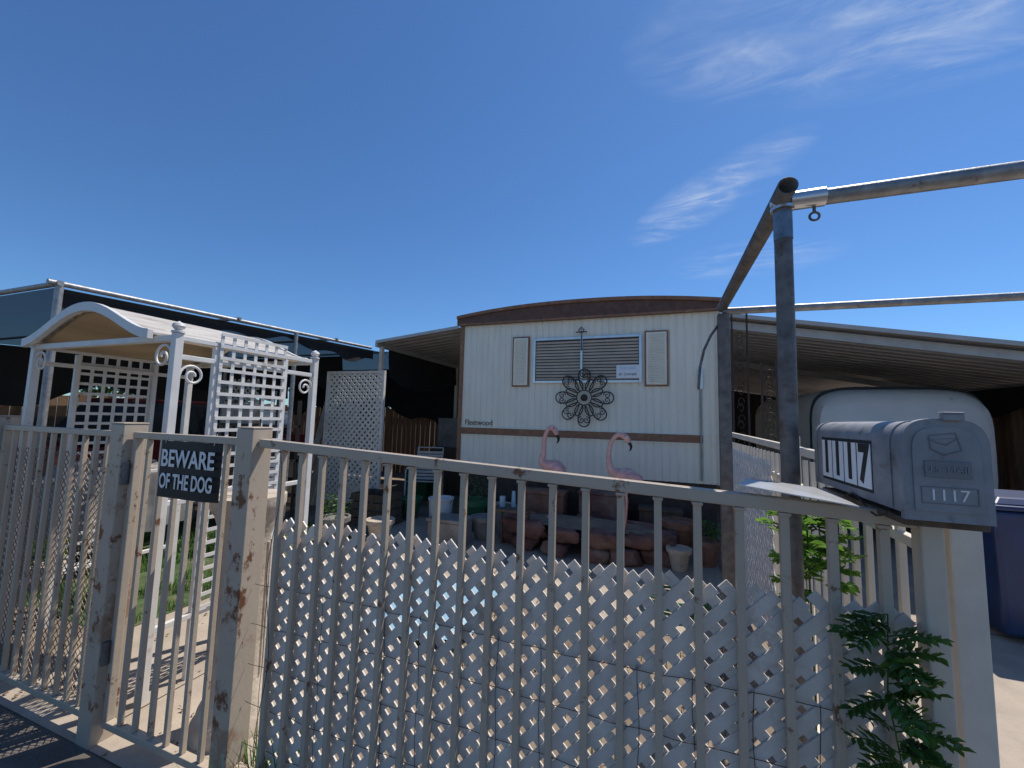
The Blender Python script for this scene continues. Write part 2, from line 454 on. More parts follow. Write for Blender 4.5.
# ------------------------------------------------------------------ mobile home
g=group('mobile_home')
S0,S1,HT,HB=-2.89,0.76,5.62,17.0
mb=MB()
n=38; p=(S1-S0)/n; xs=[]
for i in range(n):
    b0=S0+i*p
    xs+=[(b0,0),(b0+0.70*p,0),(b0+0.76*p,0.011),(b0+0.92*p,0.011)]
xs.append((S1,0))
vs=[];fs=[]
for (x,d) in xs: vs+=[(x,HT+d,0.76),(x,HT+d,2.96)]
fs=[(2*i,2*i+2,2*i+3,2*i+1) for i in range(len(xs)-1)]
mb.add(vs,fs); mb.obj('front_siding',m_side,g,recalc=False)
mb=MB(); mb.bb((S0,HT+0.02,0.76),(S1,HB,2.95)); mb.obj('body',m_side,g)
def az(x): 
    q=(x-(S0+S1)/2)/((S1-S0)/2); return 3.215-0.12*abs(q)**2.2
N=30
X=[S0-0.06+(S1-S0+0.12)*i/N for i in range(N+1)]
prof=[(x,az(x)) for x in X]+[(X[-1],2.965),(X[0],2.965)]
MB().prism(prof,'y',HT+0.001,HB+0.05).obj('roof',m_roofc,g,smooth='auto')
prof=[(x,az(x)+0.008) for x in X]+[(x,2.965) for x in reversed(X)]
MB().prism(prof,'y',HT-0.06,HT-0.0005).obj('fascia',m_brown,g,smooth='auto')
prof=[(x,az(x)+0.020) for x in X]+[(x,az(x)-0.028) for x in reversed(X)]
MB().prism(prof,'y',HT-0.09,HT-0.061).obj('fascia_rim',m_belt,g,smooth='auto')
MB().bb((S0-0.03,HT-0.07,2.955),(S1+0.03,HT-0.061,2.985)).obj('fascia_drip',m_belt,g)
mb=MB(); mb.bb((S0-0.012,HT-0.018,0.76),(S0+0.05,HT-0.001,2.954)); mb.obj('corner_trim_west',m_belt,g)
MB().bb((S1-0.045,HT-0.016,0.76),(S1+0.012,HT-0.001,2.954)).obj('corner_trim_east',m_cream,g)
mb=MB(); mb.bb((S0+0.051,HT-0.016,1.265),(S1-0.2,HT-0.001,1.365)); mb.obj('belt_band',m_belt,g,bevel=0.004)
MB().bb((S0+0.051,HT-0.022,1.366),(S1-0.046,HT-0.001,1.378)).obj('belt_rib',m_side,g)
MB().bb((S0+0.051,HT-0.022,1.252),(S1-0.046,HT-0.001,1.264)).obj('belt_rib_low',m_side,g)
MB().bb((S0+0.05,HT+0.03,0),(S1-0.05,HB,0.759)).obj('skirting',m_skirt,g)
W0,W1,Z0,Z1=-1.69,-0.17,2.04,2.70
mb=MB()
mb.bb((W0,HT-0.04,Z0),(W0+0.035,HT-0.001,Z1)); mb.bb((W1-0.035,HT-0.04,Z0),(W1,HT-0.001,Z1))
mb.bb((W0+0.036,HT-0.04,Z0),(W1-0.036,HT-0.001,Z0+0.035)); mb.bb((W0+0.036,HT-0.04,Z1-0.035),(W1-0.036,HT-0.001,Z1))
xm=(W0+W1)/2-0.05; mb.bb((xm-0.015,HT-0.042,Z0+0.036),(xm+0.015,HT-0.001,Z1-0.036))
mb.obj('window_frame',m_alu,g,bevel=0.003)
MB().bb((W0+0.036,HT-0.004,Z0+0.036),(W1-0.036,HT-0.0015,Z1-0.036)).obj('window_glass',m_glass,g)
mb=MB(); z=Z0+0.06
while z<Z1-0.05:
    for a,b in ((W0+0.04,xm-0.018),(xm+0.018,W1-0.04)):
        mb.box(((a+b)/2,HT-0.020,z),(b-a,0.030,0.005),Matrix.Rotation(math.radians(-62+R.uniform(-6,6)),3,'X'))
    z+=0.044
mb.obj('window_louvres',m_blind,g)
for nm,a,b in (('west_shutter',-2.02,-1.755),('east_shutter',-0.135,0.165)):
    MB().bb((a,HT-0.028,1.99),(b,HT-0.001,2.74)).obj(nm+'_frame',m_belt,g,bevel=0.003)
    mb=MB(); mb.bb((a+0.022,HT-0.034,2.012),(b-0.022,HT-0.0285,2.718)); mb.obj(nm+'_panel',m_side,g,bevel=0.002)
    mb=MB(); z=2.05
    while z<2.69:
        mb.box(((a+b)/2,HT-0.040,z),(b-a-0.10,0.014,0.012),Matrix.Rotation(math.radians(-30),3,'X')); z+=0.030
    mb.obj(nm+'_slats',m_side,g)
MB().bb((-0.50,HT-0.046,2.10),(-0.20,HT-0.0425,2.28)).obj('window_notice',m_paper,g)
text('notice_text','FOR SALE',0.05,(-0.35,HT-0.0475,2.235),m_bluet,g,ext=0.0004)
text('notice_text_2','BY OWNER',0.045,(-0.35,HT-0.0475,2.15),m_black,g,ext=0.0004)
text('script_lettering','Fleetwood',0.12,(-2.55,HT-0.006,1.44),m_brown,g,ext=0.002,sx=0.9)
curve('window_ornament',[[(xm,HT-0.06,2.83),(xm-0.04,HT-0.06,2.79),(xm,HT-0.06,2.74),(xm+0.04,HT-0.06,2.79),(xm,HT-0.06,2.83),(xm,HT-0.06,2.50)],
   [(xm-0.08,HT-0.06,2.76),(xm+0.08,HT-0.06,2.76)]],0.008,m_iron,g)
MB().bb((S1-0.25,HT-0.05,1.95),(S1-0.19,HT-0.001,2.2)).obj('meter_box',m_alu,g,bevel=0.004)
curve('conduit',[[(S1-0.22,HT-0.03,1.95),(S1-0.22,HT-0.03,0.8)]],0.012,m_galv,g)

# iron flower wall art
g=group('wrought_iron_wall_medallion')
c=(-0.93,HT-0.075,1.83); paths=[]
for k in range(8):
    a0=k*math.pi/4
    lp_=[];
    for i in range(25):
        th=2*math.pi*i/25
        r=0.25+0.15*math.cos(th); w=0.10*math.sin(th)*(0.75+0.35*math.cos(th))
        lp_.append((c[0]+r*math.cos(a0)-w*math.sin(a0),c[1],c[2]+r*math.sin(a0)+w*math.cos(a0)))
    paths.append(lp_)
    a1=a0+math.pi/8
    lp_=[]
    for i in range(20):
        th=2*math.pi*i/20
        r=0.185+0.085*math.cos(th); w=0.05*math.sin(th)
        lp_.append((c[0]+r*math.cos(a1)-w*math.sin(a1),c[1]-0.006,c[2]+r*math.sin(a1)+w*math.cos(a1)))
    paths.append(lp_)
curve('petals',paths,0.008,m_iron,g,True)
paths=[]
for k in range(8):
    a0=k*math.pi/4
    for sg in (1,-1):
        q=[]
        for i in range(22):
            th=i*0.42; rr=0.05*(1-i/26)
            q.append((0.31+rr*math.cos(th+math.pi),sg*0.035+sg*rr*math.sin(th)))
        paths.append([(c[0]+x*math.cos(a0)-y*math.sin(a0),c[1]-0.003,c[2]+x*math.sin(a0)+y*math.cos(a0)) for x,y in q])
curve('scrolls',paths,0.006,m_iron,g)
MB().ball(c,0.05,sc=(1,0.4,1)).obj('boss',m_iron,g,smooth=True)
MB().cyl((c[0],c[1],c[2]),(c[0],HT,c[2]),0.008).obj('stem',m_iron,g)

# ------------------------------------------------------------------ awnings
def awning(name,sa,za,sb,zb_,t0,t1):
    g=group(name); per=0.2; prof=[]
    t=t0
    while t<t1:
        prof+=[(t,0),(t+0.12,0),(t+0.135,0.04),(t+0.185,0.04)]; t+=per
    prof.append((t,0))
    vs=[];fs=[]
    for (t,d) in prof: vs+=[(sa,t,za+d),(sb,t,zb_+d)]
    fs=[(2*i,2*i+1,2*i+3,2*i+2) for i in range(len(prof)-1)]
    mb=MB(); mb.add(vs,fs); o=mb.obj('pan_sheet',m_awn,g,recalc=False)
    o.modifiers.new('s','SOLIDIFY').thickness=0.004
    mb=MB(); mb.bar((sa,t0-0.014,za+0.005),(sb,t0-0.014,zb_+0.005),0.022,0.05); mb.obj('front_fascia',m_awnf,g,bevel=0.003)
    mb=MB(); mb.bar((sb,t0,zb_-0.02),(sb,t1,zb_-0.02),0.05,0.11); 
    mb.obj('gutter',m_awnf,g,bevel=0.004)
    return g
g=awning('carport_awning',0.80,2.90,4.9,2.17,5.60,14.5)
mb=MB()
for t in (5.7,8.7,11.7,14.4): mb.bb((4.75,t-0.04,0),(4.83,t+0.04,2.12))
mb.obj('posts',m_cream,g)
mb=MB()
for t in (5.75,8.7,11.7): mb.bar((0.82,t,2.81),(4.8,t,2.10),0.06,0.1)
mb.obj('beams',m_awnf,g)
g=awning('patio_awning',-2.93,2.93,-4.5,2.76,5.58,14)
mb=MB()
for t in (5.7,8.5,11.4): mb.bb((-4.5,t-0.03,0),(-4.44,t+0.03,2.70))
mb.obj('posts',m_cream,g)

# left shade structure
g=group('shade_cloth_carport')
mb=MB(); vs=[];fs=[];nx,ny=14,16
for j in range(ny+1):
    for i in range(nx+1):
        x=-4.56-5.7*i/nx; y=1.72+7.3*j/ny
        z=2.50+0.15*(y-1.72)/3.8 - 0.05*math.sin(math.pi*i/nx*3)**2*math.sin(math.pi*j/ny*4)**2
        vs.append((x,y,z-0.03))
for j in range(ny):
    for i in range(nx):
        a=j*(nx+1)+i; fs.append((a,a+1,a+nx+2,a+nx+1))
mb.add(vs,fs); mb.obj('shade_roof',m_shadep,g)
mb=MB()
mb.cyl((-4.54,1.66,2.50),(-4.54,5.5,2.65),0.022); mb.cyl((-4.5,1.72,2.50),(-10,1.72,2.50),0.022)
for s,t in ((-4.54,1.73),(-4.54,4.0),(-7.3,1.72),(-7.3,5.0),(-10,1.72)):
    mb.cyl((s,t,0),(s,t,2.50+0.04*(t-1.72)),0.026)
for t in (3.2,4.7,6.2): mb.cyl((-4.5,t,2.52+0.04*(t-1.72)),(-10,t,2.52+0.04*(t-1.72)),0.018)
mb.obj('pipes',m_galv,g,smooth='auto')
def drape(pts_top,drop,name,par,amp=0.04,frq=1.1):
    vs=[];fs=[];n=90;m=5
    for i in range(n+1):
        u=i/n; x,y,z=pts_top(u); d=drop(u)
        for j in range(m+1):
            v=j/m; w=amp*v*math.sin(u*n*frq*0.5+v); vs.append((x+w,y+w*0.8,z-d*v))
    for i in range(n):
        for j in range(m):
            a=i*(m+1)+j; fs.append((a,a+m+1,a+m+2,a+1))
    mb=MB(); mb.add(vs,fs); return mb.obj(name,m_shade,par,smooth=True,recalc=False)
drape(lambda u:(-4.585,1.72+3.9*u,2.47+0.15*u),lambda u:0.14+0.06*math.sin(u*9)+0.04*math.sin(u*31),'cloth_edge',g,0.012)
drape(lambda u:(-4.6-5.6*u,8.9,2.76),lambda u:1.25+0.15*math.sin(u*13)+0.1*math.sin(u*29),'back_cloth',g,0.04)
drape(lambda u:(-10.2,1.75+7.1*u,2.46+0.28*u),lambda u:0.9+0.2*math.sin(u*11)+0.1*math.sin(u*27),'side_cloth',g,0.04)
drape(lambda u:(-5.6-4.2*u,6.0,2.62),lambda u:0.40+0.2*math.sin(u*8)+0.1*math.sin(u*23),'inner_cloth',g,0.04)
g=group('shade_cloth_screen')
drape(lambda u:(-4.5+0.75*u,11.0,2.8),lambda u:2.6,'dark_sheet',g,0.03)  # added black sheet standing in for the deep shade under the awning
drape(lambda u:(0.85+3.6*u,14.3,2.85-0.6*u),lambda u:2.7-0.6*u,'dark_sheet_east',g,0.03)  # added black sheet for the carport's dark back; blocks bright sky
drape(lambda u:(-4.48,5.9+5*u,2.7),lambda u:0.5+0.2*math.sin(u*7),'cloth_side',g,0.03)
drape(lambda u:(4.72,5.9+3.2*u,2.14),lambda u:0.42+0.08*math.sin(u*9)+0.05*math.sin(u*23),'cloth_carport_side',g,0.02)
g=group('wood_board_fence'); mb=MB(); x=-12.0
while x<-4.3:
    mb.bb((x,9.3+R.uniform(-.01,.01),0),(x+0.135,9.32,1.75+R.uniform(-0.03,0.03))); x+=0.145
mb.obj('boards',m_cloth,g); MB().bb((-12,9.33,1.4),(-4.3,9.37,1.5)).obj('rail',m_wood,g)
g=group('wood_board_fence'); mb=MB(); y=1.6
while y<9:
    mb.bb((-10.6,y,0),(-10.58,y+0.135,1.75+R.uniform(-0.03,0.03))); y+=0.145
mb.obj('boards',m_cloth,g)

mb=MB(); vs=[];fs=[]
for i in range(90):
    s=4.0+ (3.5*i/89); vs+=[(s,9.3+0.05*math.sin(i*0.55),0.1),(s,9.3+0.05*math.sin(i*0.55+0.3),2.25)]
fs=[(2*i,2*i+2,2*i+3,2*i+1) for i in range(89)]
mb.add(vs,fs); mb.obj('brown_privacy_screen',m_cloth,None,smooth=True)
mb=MB(); vs=[];fs=[]
for i in range(120):
    t=3.9+ (5.1*i/119); vs+=[(4.95+0.05*math.sin(i*0.5),t,0.1),(4.95+0.05*math.sin(i*0.5+0.3)+0.02*math.sin(i*1.7),t,1.95+0.03*math.sin(i*0.31))]
fs=[(2*i,2*i+2,2*i+3,2*i+1) for i in range(119)]
mb.add(vs,fs); mb.obj('brown_privacy_screen',m_cloth,None,smooth=True)
g=group('white_lattice_screen')
mb=MB(); lattice(mb,3.0,4.3,1.72,2.16,9.0,0.11,0.035,0.006); mb.obj('slats',m_lat,g)
mb=MB(); mb.bb((2.96,8.98,0),(3.0,9.03,2.2)); mb.bb((4.3,8.98,0),(4.34,9.03,2.2)); mb.bb((3.001,8.98,2.161),(4.299,9.03,2.2)); mb.obj('frame',m_lat,g)
g=group('cream_lattice_screen'); mb=MB(); lattice(mb,-4.9,-3.88,0.25,2.15,5.0,0.1,0.038,0.006); mb.obj('slats',m_lat,g)
mb=MB(); mb.bb((-4.94,4.985,0.2),(-4.9,5.03,2.19)); mb.bb((-3.88,4.985,0.2),(-3.84,5.03,2.19)); mb.bb((-4.899,4.985,2.151),(-3.881,5.03,2.19)); mb.bb((-4.899,4.985,0.2),(-3.881,5.03,0.24)); mb.obj('frame',m_lat,g)
mb=MB(); lattice(mb,-7.9,-6.7,1.2,2.1,5.2,0.12,0.035,0.006); mb.obj('cream_lattice_screen',m_lat)

# ------------------------------------------------------------------ side picket fence
g=group('cream_picket_fence'); mb=MB()
mb.bar((0.69,1.30,1.36),(0.69,4.7,1.42),0.03,0.04); mb.bar((0.69,1.30,1.18),(0.69,4.7,1.24),0.025,0.03); mb.bar((0.69,1.30,0.12),(0.69,4.7,0.12),0.03,0.03)
mb.obj('rails',m_cream,g,bevel=0.003)
mb=MB(); t=1.36
while t<4.7:
    mb.bb((0.68,t-0.01,0.14),(0.70,t+0.01,1.34)); t+=0.1
mb.obj('pickets',m_cream,g,bevel=0.002)
mb=MB()
for t in (1.31,2.55,4.7): mb.bb((0.66,t-0.03,0),(0.72,t+0.03,1.45 if t>2 else 1.30))
mb.obj('posts',m_cream,g,bevel=0.003)
mb=MB(); lattice(mb,2.85,4.6,0.15,1.28,0.655,0.08,0.034,0.005,'y'); mb.obj('white_lattice_panel',m_white)

def iron_post(s,t,z0,z1,w=0.16):
    g=group('ornamental_iron_post'); mb=MB()
    for d in (-w/2,w/2): mb.bb((s+d-0.009,t-0.009,z0),(s+d+0.009,t+0.009,z1))
    mb.obj('bars',m_iron,g)
    paths=[];z=z0+0.1
    while z<z1-0.2:
        for s2 in (1,-1):
            paths.append([(s+s2*0.0385*math.cos(a)*(1-a/9), t, z+0.07*math.sin(a)*(1-a/9)+ (0.07 if s2>0 else 0)) for a in [i*0.4 for i in range(16)]])
        z+=0.2
    curve('scrolls',paths,0.005,m_iron,g)
iron_post(0.95,5.35,0,2.85); iron_post(1.0,4.3,0,2.1,0.12)

# ------------------------------------------------------------------ garden arbor
g=group('garden_arbor')
AL,AR,AF,AB=-3.93,-2.49,1.43,2.38
mb=MB()
for s in (AL,AR):
    for t in (AF,AB):
        mb.bb((s-0.021,t-0.021,0),(s+0.021,t+0.021,1.93))
    for t in (1.64,2.12): mb.bb((s-0.014,t-0.014,0),(s+0.014,t+0.014,1.885))
    for z in (1.905,1.80,1.0,0.35):
        mb.bb((s-0.0135,AF+0.0215,z-0.014),(s+0.0135,AB-0.0215,z+0.014))
for t in (AF,AB): mb.bb((AL+0.022,t-0.018,1.885),(AR-0.022,t+0.018,1.92))
mb.obj('posts_and_rails',m_white,g,bevel=0.003)
mb=MB()
for s in (AL,AR):
    for t in (AF,AB):
        mb.lathe((s,t,1.931),[(0.032,0),(0.032,0.010),(0.014,0.016),(0.026,0.026),(0.032,0.038),(0.026,0.052),(0.010,0.060),(0.004,0.066)],16)
mb.obj('finials',m_white,g,smooth='auto')
mb=MB(); grid_panel(mb,1.66,2.10,0.38,1.97,AR+0.02,0.073,0.020,0.005,'y'); grid_panel(mb,1.66,2.10,0.38,1.97,AL-0.02,0.073,0.020,0.005,'y')
mb.obj('side_lattice',m_white,g)
RC=-3.30; RW=0.66
def rz(x):
    q=min(1,abs(x-RC)/RW); return 1.925+0.20*(0.5*(1+math.cos(math.pi*q)))**0.8
n=16; pts=[(RC-RW+2*RW*i/n) for i in range(n+1)]
mb=MB()
for i in range(n):
    a,b=pts[i],pts[i+1]
    za,zb_=rz(a),rz(b); e=R.uniform(-0.012,0.012); dz=R.uniform(0,0.006)
    mb.add([(a,AF-0.03,za),(b-0.010,AF-0.03,zb_),(b-0.010,AB+0.04+e,zb_),(a,AB+0.04+e,za),(a,AF-0.03,za+0.014+dz),(b-0.010,AF-0.03,zb_+0.014+dz),(b-0.010,AB+0.04+e,zb_+0.014+dz),(a,AB+0.04+e,za+0.014+dz)],
       [(0,3,2,1),(4,5,6,7),(0,1,5,4),(1,2,6,5),(2,3,7,6),(3,0,4,7)])
mb.obj('roof_slats',M('weathered_white_wood',(0.50,0.47,0.42),0.6,0,0.15,7,(0.30,0.24,0.19),0.50,0.15,6,stretch=(3,0.5,3)),g,bevel=0.003)
n=26; pts=[(RC-RW+2*RW*i/n) for i in range(n+1)]
prof=[(x,rz(x)-0.006) for x in pts]+[(x,rz(x)-0.022) for x in reversed(pts)]
MB().prism(prof,'y',AF+0.0,AB+0.02).obj('ceiling',m_tanw,g)
for t in (AF-0.055,AB+0.055):
    prof=[(x,rz(x)+0.026) for x in pts]+[(x,rz(x)-0.030) for x in reversed(pts)]
    MB().prism(prof,'y',t-0.01,t+0.02).obj('arch_board',m_white,g,bevel=0.003)
paths=[]
for s,sg in ((AL,1),(AR,-1)):
    q=[]
    for i in range(30):
        th=i*0.33; r=0.075*(1-i/36)
        q.append((s+sg*(0.095-r*math.cos(th)),AF-0.01,1.80+r*math.sin(th)))
    paths.append(q)
for t0,sg in ((AF,1),(AB,-1)):
    q=[]
    for i in range(30):
        th=i*0.33; r=0.065*(1-i/36)
        q.append((AR+0.01,t0+sg*(0.085-r*math.cos(th)),1.70+r*math.sin(th)))
    paths.append(q)
curve('scroll_brackets',paths,0.007,m_white,g)

# stone pedestal with iron finial
g=group('stone_pedestal')
px_,py_=-1.93,1.50
MB().lathe((px_,py_,0),[(0.165,0),(0.165,0.06),(0.15,0.08),(0.14,0.12),(0.115,0.17),(0.108,0.22),(0.105,0.88),(0.118,0.92),(0.125,0.95),(0.14,1.0),(0.16,1.03),(0.165,1.05),(0.165,1.09)],32).obj('column',m_stone,g,smooth='auto')
mb=MB()
for k in range(14):
    a=2*math.pi*k/14; mb.cyl((px_+0.106*math.cos(a),py_+0.106*math.sin(a),0.23),(px_+0.106*math.cos(a),py_+0.106*math.sin(a),0.86),0.009,8)
mb.obj('flutes',m_stone,g,smooth='auto')
q=[];fx=px_+0.03
for k in range(4):
    a0=k*math.pi/2
    q.append([(fx+(0.05*math.sin(math.pi*u))*math.cos(a0+u*3),py_+(0.05*math.sin(math.pi*u))*math.sin(a0+u*3),1.09+0.30*u) for u in [i/16 for i in range(17)]])
q.append([(fx,py_,1.09),(fx,py_,1.47)])
curve('iron_finial',q,0.004,m_iron,g)

# ------------------------------------------------------------------ planter and yard things
def rock(mb,c,r,sc=(1,1,1)):
    seg,rings=12,8; vs=[];fs=[]; o=Vector((R.uniform(0,50),R.uniform(0,50),0))
    for i in range(rings+1):
        th=math.pi*i/rings
        for k in range(seg):
            a=2*math.pi*k/seg
            d=Vector((math.sin(th)*math.cos(a),math.sin(th)*math.sin(a),math.cos(th)))
            d2=Vector([math.copysign(abs(q)**0.6,q) for q in d])
            rr=r*(0.85+0.35*noise.noise(d*1.4+o))
            vs.append((c[0]+d2.x*rr*sc[0],c[1]+d2.y*rr*sc[1],c[2]+d2.z*rr*sc[2]))
    for i in range(rings):
        for k in range(seg):
            k2=(k+1)%seg; fs.append((i*seg+k,(i+1)*seg+k,(i+1)*seg+k2,i*seg+k2))
    mb.add(vs,fs)
g=group('rock_planter'); mb=MB()
for lay in range(2):
    n=13
    for k in range(n):
        a=2*math.pi*(k+0.5*(lay%2)+R.uniform(-.2,.2))/n
        rock(mb,(-0.80+0.86*math.cos(a)+R.uniform(-.03,.03),4.85+0.34*math.sin(a),0.08+lay*0.16),R.uniform(0.13,0.19),(1.2,0.7,0.6))
mb.obj('stones',m_brick,g,smooth=True)
mb=MB(); vs=[(-0.80,4.85,0.36)]
for k in range(30):
    a=2*math.pi*k/30; vs.append((-0.80+0.84*math.cos(a),4.85+0.32*math.sin(a),0.31))
mb.add(vs,[(0,k+1,(k+1)%30+1) for k in range(30)]); mb.obj('soil',m_dirt,g)

def flamingo(s,t,zb_,sc=1.0,flip=1,neck=1.0):
    g=group('flamingo_statue')
    def P(x,z,y=0): return (s+flip*x*sc,t+y,zb_+z*sc)
    mb=MB()
    mb.sweep([P(0.27*neck,0.38),P(0.22*neck,0.43),P(0.13*neck,0.49),P(0.04,0.52),P(-0.04,0.53),P(-0.11,0.57),P(-0.15*neck,0.67),P(-0.145*neck,0.80),P(-0.10*neck,0.90),P(-0.04*neck,0.945),P(0.03*neck,0.93),P(0.065*neck,0.89),P(0.08*neck,0.86)],
             [0.008,0.045,0.080,0.092,0.07,0.045,0.030,0.025,0.024,0.026,0.036,0.032,0.016],14,5)
    mb.obj('body_and_neck',m_pink,g,smooth=True)
    mb=MB(); 
    for y in (-0.07,0.07):
        mb.ball(P(0.11*neck,0.49,y*sc),0.11*sc,sc=(1.1*neck,0.22,0.55))
        for k in range(4):
            mb.sweep([P((0.15+0.02*k)*neck,0.49-0.015*k,y*1.1*sc),P((0.29-0.01*k)*neck,0.39-0.012*k,y*0.7*sc)],[0.03*sc,0.008*sc],8)
    mb.obj('wings',m_pink,g,smooth=True)
    bx_=0.08*neck
    mb=MB(); mb.sweep([P(bx_-0.005,0.868),P(bx_+0.018,0.835),P(bx_+0.016,0.80),P(bx_+0.002,0.775)],[0.018*sc,0.016*sc,0.011*sc,0.004*sc],10,3); mb.obj('beak',m_black,g,smooth=True)
    mb=MB(); 
    for y in (-0.03,0.03):
        mb.sweep([P(0.03,0.45,y),P(0.05,0.25,y),P(0.03,-0.03,y)],[0.014*sc,0.012*sc,0.009*sc],8,2)
        mb.ball(P(0.05,0.25,y),0.015*sc)
        for a in (-0.5,0,0.5): mb.sweep([P(0.03,0.0,y),P(0.03-0.08*math.cos(a),-0.005,y+0.08*math.sin(a))],[0.008*sc,0.004*sc],6)
    mb.obj('legs',m_pink,g,smooth=True)
    mb=MB(); 
    for y in (-0.03,0.03): mb.ball(P(0.035*neck,0.935,y*sc),0.006*sc)
    mb.obj('eyes',m_black,g)
flamingo(-0.36,4.75,0.35,1.07,1,0.9); flamingo(-1.20,4.85,0.35,1.13,1,0.62)

def foliage_mesh(c,rad,n,size,mat,name='leaves'):
    mb=MB()
    for i in range(n):
        while True:
            d=Vector((R.uniform(-1,1),R.uniform(-1,1),R.uniform(-1,1)))
            if d.length<1: break
        p=Vector((c[0]+d.x*rad[0],c[1]+d.y*rad[1],c[2]+d.z*rad[2]))
        a=Vector((R.gauss(0,1),R.gauss(0,1),R.gauss(0,0.7))).normalized(); b=a.cross(Vector((R.gauss(0,1),R.gauss(0,1),R.gauss(0,1)))).normalized()
        L_=size*R.uniform(0.6,1.3)
        mb.add([p-a*L_/2,p+b*L_*0.22,p+a*L_/2,p-b*L_*0.22],[(0,1,2,3)])
    return mb.obj(name,mat,recalc=False)
def bucket(s,t,z,r,h,mat,name='bucket'):
    g=group(name); MB().lathe((s,t,z),[(r*0.85,0),(r,h),(r*1.06,h),(r*1.06,h+0.02),(r*0.96,h+0.02),(r*0.94,h-0.02)],24).obj('pail',mat,g,smooth='auto')
    curve('handle',[[(s+r*1.05*math.cos(a),t-0.02-0.06*math.sin(a),z+h-0.10*math.sin(a)) for a in [i*math.pi/12 for i in range(13)]]],0.004,m_wire,g)
bucket(-2.74,4.9,0.006,0.165,0.40,m_white)
def pot(s,t,z,r,h,mat,leaf=None):
    g=group('potted_plant' if leaf else 'flower_pot')
    MB().lathe((s,t,z),[(r*0.6,0),(r*0.92,h*0.82),(r*1.05,h*0.82),(r*1.05,h),(r*0.9,h),(r*0.88,h*0.93)],24).obj('pot',mat,g,smooth='auto')
    if leaf: foliage_mesh((s,t,z+h+r*0.7),(r*1.1,r*1.1,r*0.9),140,0.05,leaf).parent=g
pot(-2.35,5.1,0.006,0.2,0.40,m_green,m_leafd); pot(-1.98,5.25,0.006,0.17,0.34,m_stone); pot(0.25,5.15,0.006,0.19,0.38,m_terra)
pot(-3.45,5.25,0.006,0.17,0.3,m_green); pot(-2.05,4.75,0.006,0.15,0.28,m_tarpg); pot(0.52,4.9,0.006,0.14,0.26,m_terra,m_leafd)
pot(0.22,4.62,0.006,0.12,0.22,m_stone)
def tub(name,a,b,mat,parent=None):
    g=parent or group(name)
    MB().bb(a,(b[0],b[1],b[2]-0.04)).obj('box',mat,g,bevel=0.015)
    MB().bb((a[0]-0.012,a[1]-0.012,b[2]-0.039),(b[0]+0.012,b[1]+0.012,b[2])).obj('lid',mat,g,bevel=0.008)
tub('storage_box',(-1.75,5.3,0.006),(-1.15,5.6,0.55),m_terra); tub('storage_box',(-0.95,5.32,0.006),(-0.35,5.6,0.60),m_brick)
tub('storage_box',(-0.2,5.36,0.006),(0.3,5.6,0.45),m_wood)
tub('cooler_box',(-2.55,4.25,0.006),(-2.1,4.55,0.32),m_tarpg)
# small side table with cans
g=group('side_table'); MB().bb((-1.80,4.35,0.46),(-1.40,4.70,0.48)).obj('top',m_wood,g,bevel=0.004)
mb=MB()
for x in (-1.78,-1.44):
    for y in (4.37,4.66): mb.bb((x,y,0.005),(x+0.025,y+0.025,0.459))
mb.obj('legs',m_wood,g)
mb=MB(); mb.cyl((-1.70,4.5,0.481),(-1.70,4.5,0.60),0.035); mb.cyl((-1.58,4.55,0.481),(-1.58,4.55,0.66),0.03,14,0.02); mb.obj('cans',m_tarpb,g,smooth='auto')
g=group('wooden_crate'); mb=MB()
for i in range(4):
    for y in (4.55,4.95): mb.bb((-3.95,y,0.02+0.11*i),(-3.4,y+0.015,0.11+0.11*i))
    for x in (-3.95,-3.415): mb.bb((x,4.567,0.02+0.11*i),(x+0.015,4.948,0.11+0.11*i))
mb.obj('slats',m_wood,g)
q=[]
for i in range(130):
    a=i*0.19; q.append((0.15+(0.26+0.02*math.sin(i*.37))*math.cos(a),3.7+0.26*math.sin(a),0.02+0.0009*i))
curve('garden_hose',[q],0.011,m_green)
def crumple(name,x0,x1,y0,y1,zf,mat,n=36,amp=0.05):
    vs=[];fs=[]
    for j in range(n+1):
        for i in range(n+1):
            u,v=i/n,j/n
            x=x0+(x1-x0)*u; y=y0+(y1-y0)*v
            d=Vector((x*3,y*3,0.3)); z=zf(u,v)+amp*noise.noise(d)+amp*0.5*abs(noise.noise(d*2.7))
            vs.append((x+0.05*noise.noise(Vector((v*5,1,u))),y+0.05*noise.noise(Vector((u*5,2,v))),z))
    for j in range(n):
        for i in range(n):
            a=j*(n+1)+i; fs.append((a,a+1,a+n+2,a+n+1))
    mb=MB(); mb.add(vs,fs); return mb.obj(name,mat,smooth=True)
crumple('blue_tarp',-2.0,-1.2,2.4,3.3,lambda u,v:0.06,m_tarpb,amp=0.05)
g=group('covered_table')
def tz(u,v):
    e=min(u,1-u,v,1-v); return 0.95 if e>0.14 else 0.28+0.67*(e/0.14)**0.5
crumple('tarp',-5.75,-4.75,2.15,3.0,tz,m_tarpg,44,0.08).parent=g
mb=MB()
for x in (-5.6,-4.9):
    for y in (2.3,2.85): mb.bb((x-0.025,y-0.025,0),(x+0.025,y+0.025,0.85))
mb.obj('legs',m_wood,g)
